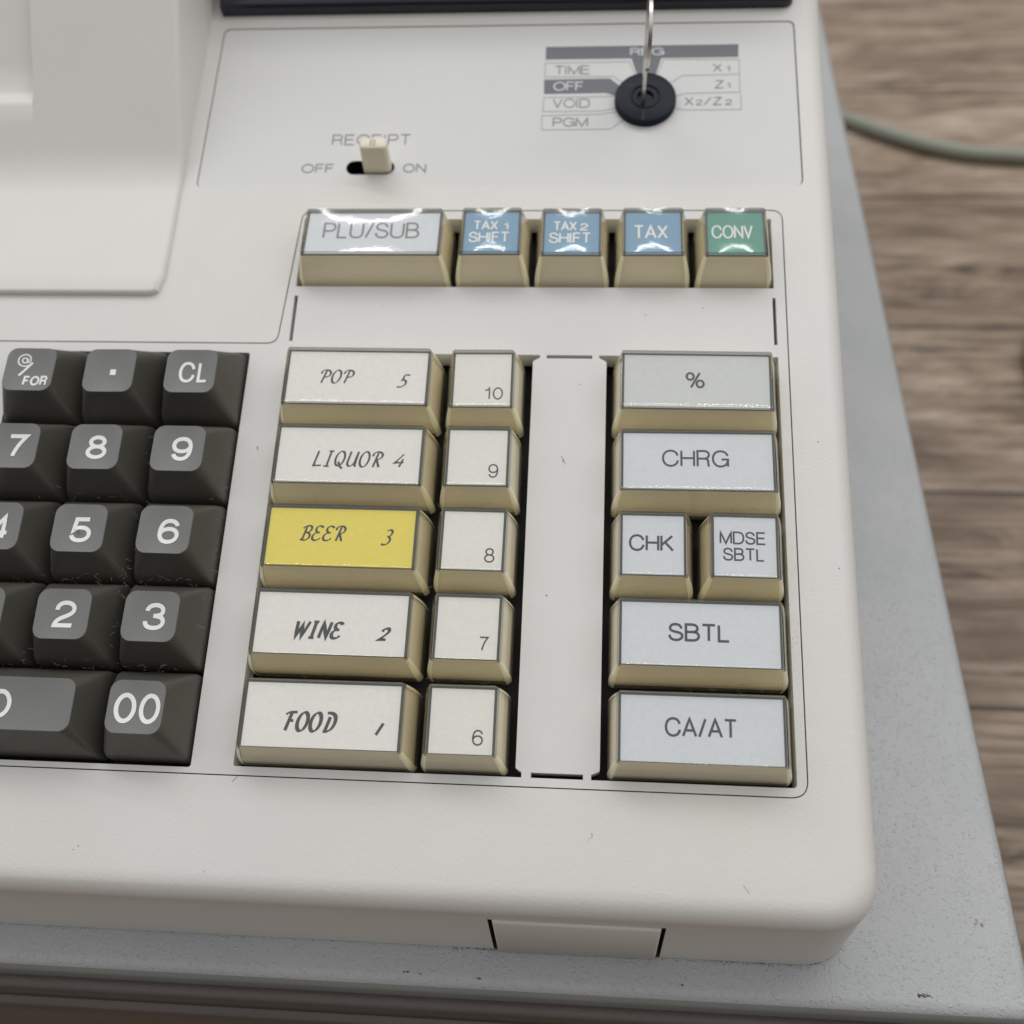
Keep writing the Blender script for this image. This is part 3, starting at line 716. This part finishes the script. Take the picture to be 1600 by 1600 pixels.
g = MB(); g.box(-2.015, -1.945, 4.66, 4.735, .05, .062)
dotkey = [o for o in sc.objects if o.get('label', '') == 'dark grey key marked with a decimal point'][0]
for ch in list(dotkey.children): bpy.data.objects.remove(ch)
g.build('legend', M['numprint'], dotkey)
NUM = {'7': (-3.5, 3), '8': (-2.5, 3), '9': (-1.5, 3), '4': (-3.5, 2), '5': (-2.5, 2), '6': (-1.5, 2), '1': (-3.5, 1), '2': (-2.5, 1), '3': (-1.5, 1)}
NY = {3: (3.565, 3.865), 2: (2.55, 2.85), 1: (1.565, 1.87)}
for ch, (c0, r) in NUM.items():
    x0 = c0+.405 if c0 < -3 else (c0+.375 if c0 < -2 else c0+.40); wd = .25 if ch != '1' else .12
    number_key(c0, 1, r, [(ch, (x0, x0+wd, *NY[r]), nw)], ch)
number_key(-3.5, 2, 0, [('0', (-2.665,-2.405,.55,.865), nw)], 'with a wide 0')
number_key(-1.5, 1, 0, [('00', (-1.255,-.745,.54,.865), nw, .24)], '00')

# ------------------------------------------------------------------ the key in the lock: a thing of its own
kb = W((LX-.03, LY, -.30)); ko = bpy.data.objects.new('register_key', None); sc.collection.objects.link(ko)
ko.location = kb*U; ko.rotation_euler = (SLOPE, 0, 0)
ko['label'] = 'thin metal key standing upright in the round black mode lock'; ko['category'] = 'key'
KP = Vector((LX-.03, LY, -.30))
def key_part(mb, name, mt, parent=ko, sharp=30):
    mb.v = [tuple(Vector(p)-KP+ROOT_P) for p in mb.v]; return mb.build(name, mt, parent, None, sharp)
g = MB(); g.box(LX-.055, LX-.012, LY-.15, LY+.15, -.345, .42); key_part(g, 'blade', M['steel'])
g = MB(); lo = []; n = 28
for dxx, rr in ((-.026, .40), (-.022, .425), (.022, .425), (.026, .40)):
    lo.append(g.loop([(LX-.03+dxx+.02*((rr*math.sin(2*math.pi*k/n)+.42)), LY+rr*math.cos(2*math.pi*k/n), .78+rr*math.sin(2*math.pi*k/n)) for k in range(n)]))
for a, b_ in zip(lo, lo[1:]): g.band(a, b_)
g.face(lo[0][::-1], 0, False); g.face(lo[-1], 0, False)
key_part(g, 'bow', M['steel'])

# ------------------------------------------------------------------ lint and hairs caught between the keys
g = MB()
def fibre(p, ln, r, curl):
    a = random.uniform(0, 6.28); q = Vector(p); pts = [q.copy()]
    for k in range(5):
        a += random.uniform(-curl, curl); q = q+Vector((math.cos(a), math.sin(a)*.6, random.uniform(-.25, .35)))*ln/5; pts.append(q.copy())
    tube_mesh(g, [W(t) for t in pts], r, 3)
for _ in range(170):
    r = random.choice((1, 1, 2, 2, 2, 3)); x = random.uniform(-3.0, -.55)
    c0 = math.floor(x+.5)-.5; u = x-c0
    if random.random() < .5: p = (x, r+.20+random.uniform(-.04, .05), random.uniform(-.42, -.16))
    else:
        p = (c0+.99+random.uniform(-.05, .03), r+random.uniform(.3, 1.1), random.uniform(-.4, -.15))
    fibre(p, random.uniform(.03, .11), random.uniform(.0008, .0019), .9)
for _ in range(150):
    r = random.choice((0, 1, 2)); x = random.uniform(.05, 2.9) if random.random() < .6 else random.uniform(4.05, 5.9)
    fibre((x, r+1.20+random.uniform(-.02, .03), random.uniform(-.4, -.2)), random.uniform(.03, .1), random.uniform(.001, .002), 1.2)
o = g.build('lint', plastic('lint_grey', (.27, .26, .24), .9), None, tuple(W((-1, 2, -.3))))
o['kind'] = 'stuff'; o['label'] = 'pale grey lint caught between the dark number keys'; o['category'] = 'lint'

# ------------------------------------------------------------------ grime along the foot of the register and in the seams
g = MB()
def crumb(p, r):
    n = random.randint(4, 6); a0 = random.uniform(0, 6)
    L = g.loop([Vector(p)+Vector((r*random.uniform(.6, 1.3)*math.cos(a0+6.283*k/n), r*random.uniform(.5, 1.1)*math.sin(a0+6.283*k/n), 0)) for k in range(n)])
    t = g.vert(Vector(p)+Vector((0, 0, r*.6)))
    for k in range(n): g.face((L[k], L[(k+1) % n], t))
wy = W(to_drawer((0, Y0, TOPZ-FL), 1))
for _ in range(330):
    x = random.choice((random.uniform(-3, 6.3), random.gauss(2.75, .3), random.gauss(5.6, .5)))
    if x > 6.15: continue
    crumb((x, wy.y-abs(random.gauss(0, .014))-.004, DRAWER_TOP+.001), random.uniform(.002, .008))
for _ in range(70):
    a = math.radians(random.uniform(-90, -10)); c0 = W(to_drawer((X1-.62, Y0+.62, TOPZ-FL), 1))
    crumb((X1-.62+(.63+abs(random.gauss(0, .012)))*math.cos(a), wy.y+.62+(.63+abs(random.gauss(0, .012)))*math.sin(a), DRAWER_TOP+.001), random.uniform(.002, .008))
for cx_, cy_, n_, sp in ((1.8, -1.24, 10, .02), (1.95, -1.25, 5, .012), (7.5, -1.20, 26, .05), (2.6, -1.27, 8, .03), (4.9, -1.22, 5, .02)):
    for _ in range(n_): crumb((cx_+random.gauss(0, sp), cy_+random.gauss(0, sp*.25), DRAWER_TOP+.001), random.uniform(.004, .013))
PT = TOPZ+.0005
for _ in range(260):
    k = random.random()
    if k < .45: p = (random.uniform(-3, 5.9), .104+random.gauss(0, .006), PT-.012)
    elif k < .75: p = (6.095+.0045*random.random(), random.uniform(.3, 7.2), PT-.010)
    else: p = (random.uniform(5.99, 6.08), random.uniform(.2, 3.2), PT-.005)
    crumb(W(p), random.uniform(.0012, .0045))
for px, py in ((3.86,-.35),(-1.65,-.74),(-1.60,-.70),(3.44,3.84),(3.61,4.84),(-.24,3.94),(-.31,3.73),(1.44,6.03),(6.4,4.13),(2.1,-.5),(-.2,-.9),(5.1,5.9),(4.4,5.8),(1.1,5.9),(3.3,2.2),(6.55,2.6),(.9,7.45)):
    crumb(W((px, py, PT)), random.uniform(.004, .011))
o = g.build('grime', plastic('dark_grime', (.07, .055, .045), .9), None, tuple(wy))
o['kind'] = 'stuff'; o['label'] = 'dark crumbs of grime along the foot and seams of the register'; o['category'] = 'grime'
g = MB()
def hair(pts, r=.0013): tube_mesh(g, [W((x, y, PT+.003)) for x, y in smooth_path2(pts)], r, 4)
def smooth_path2(pts): return [(v.x, v.y) for v in smooth_path([(x, y, 0) for x, y in pts], 6)]
hair([(3.80, -.44), (3.87, -.36), (3.85, -.40)], .0009); 
hair([(3.42, 3.90), (3.45, 3.84), (3.47, 3.80)], .003); hair([(5.4, -.78), (5.46, -.86)], .002); hair([(-.02, .03), (.03, .09)], .003); hair([(-.25, 3.96), (-.24, 3.92)], .005)
o = g.build('hairs', plastic('hair_brown', (.40, .36, .33), .7), None, tuple(W((3.5, 0, -.4))))
o['kind'] = 'stuff'; o['label'] = 'fine stray hairs lying on the off-white casing'; o['category'] = 'hair'
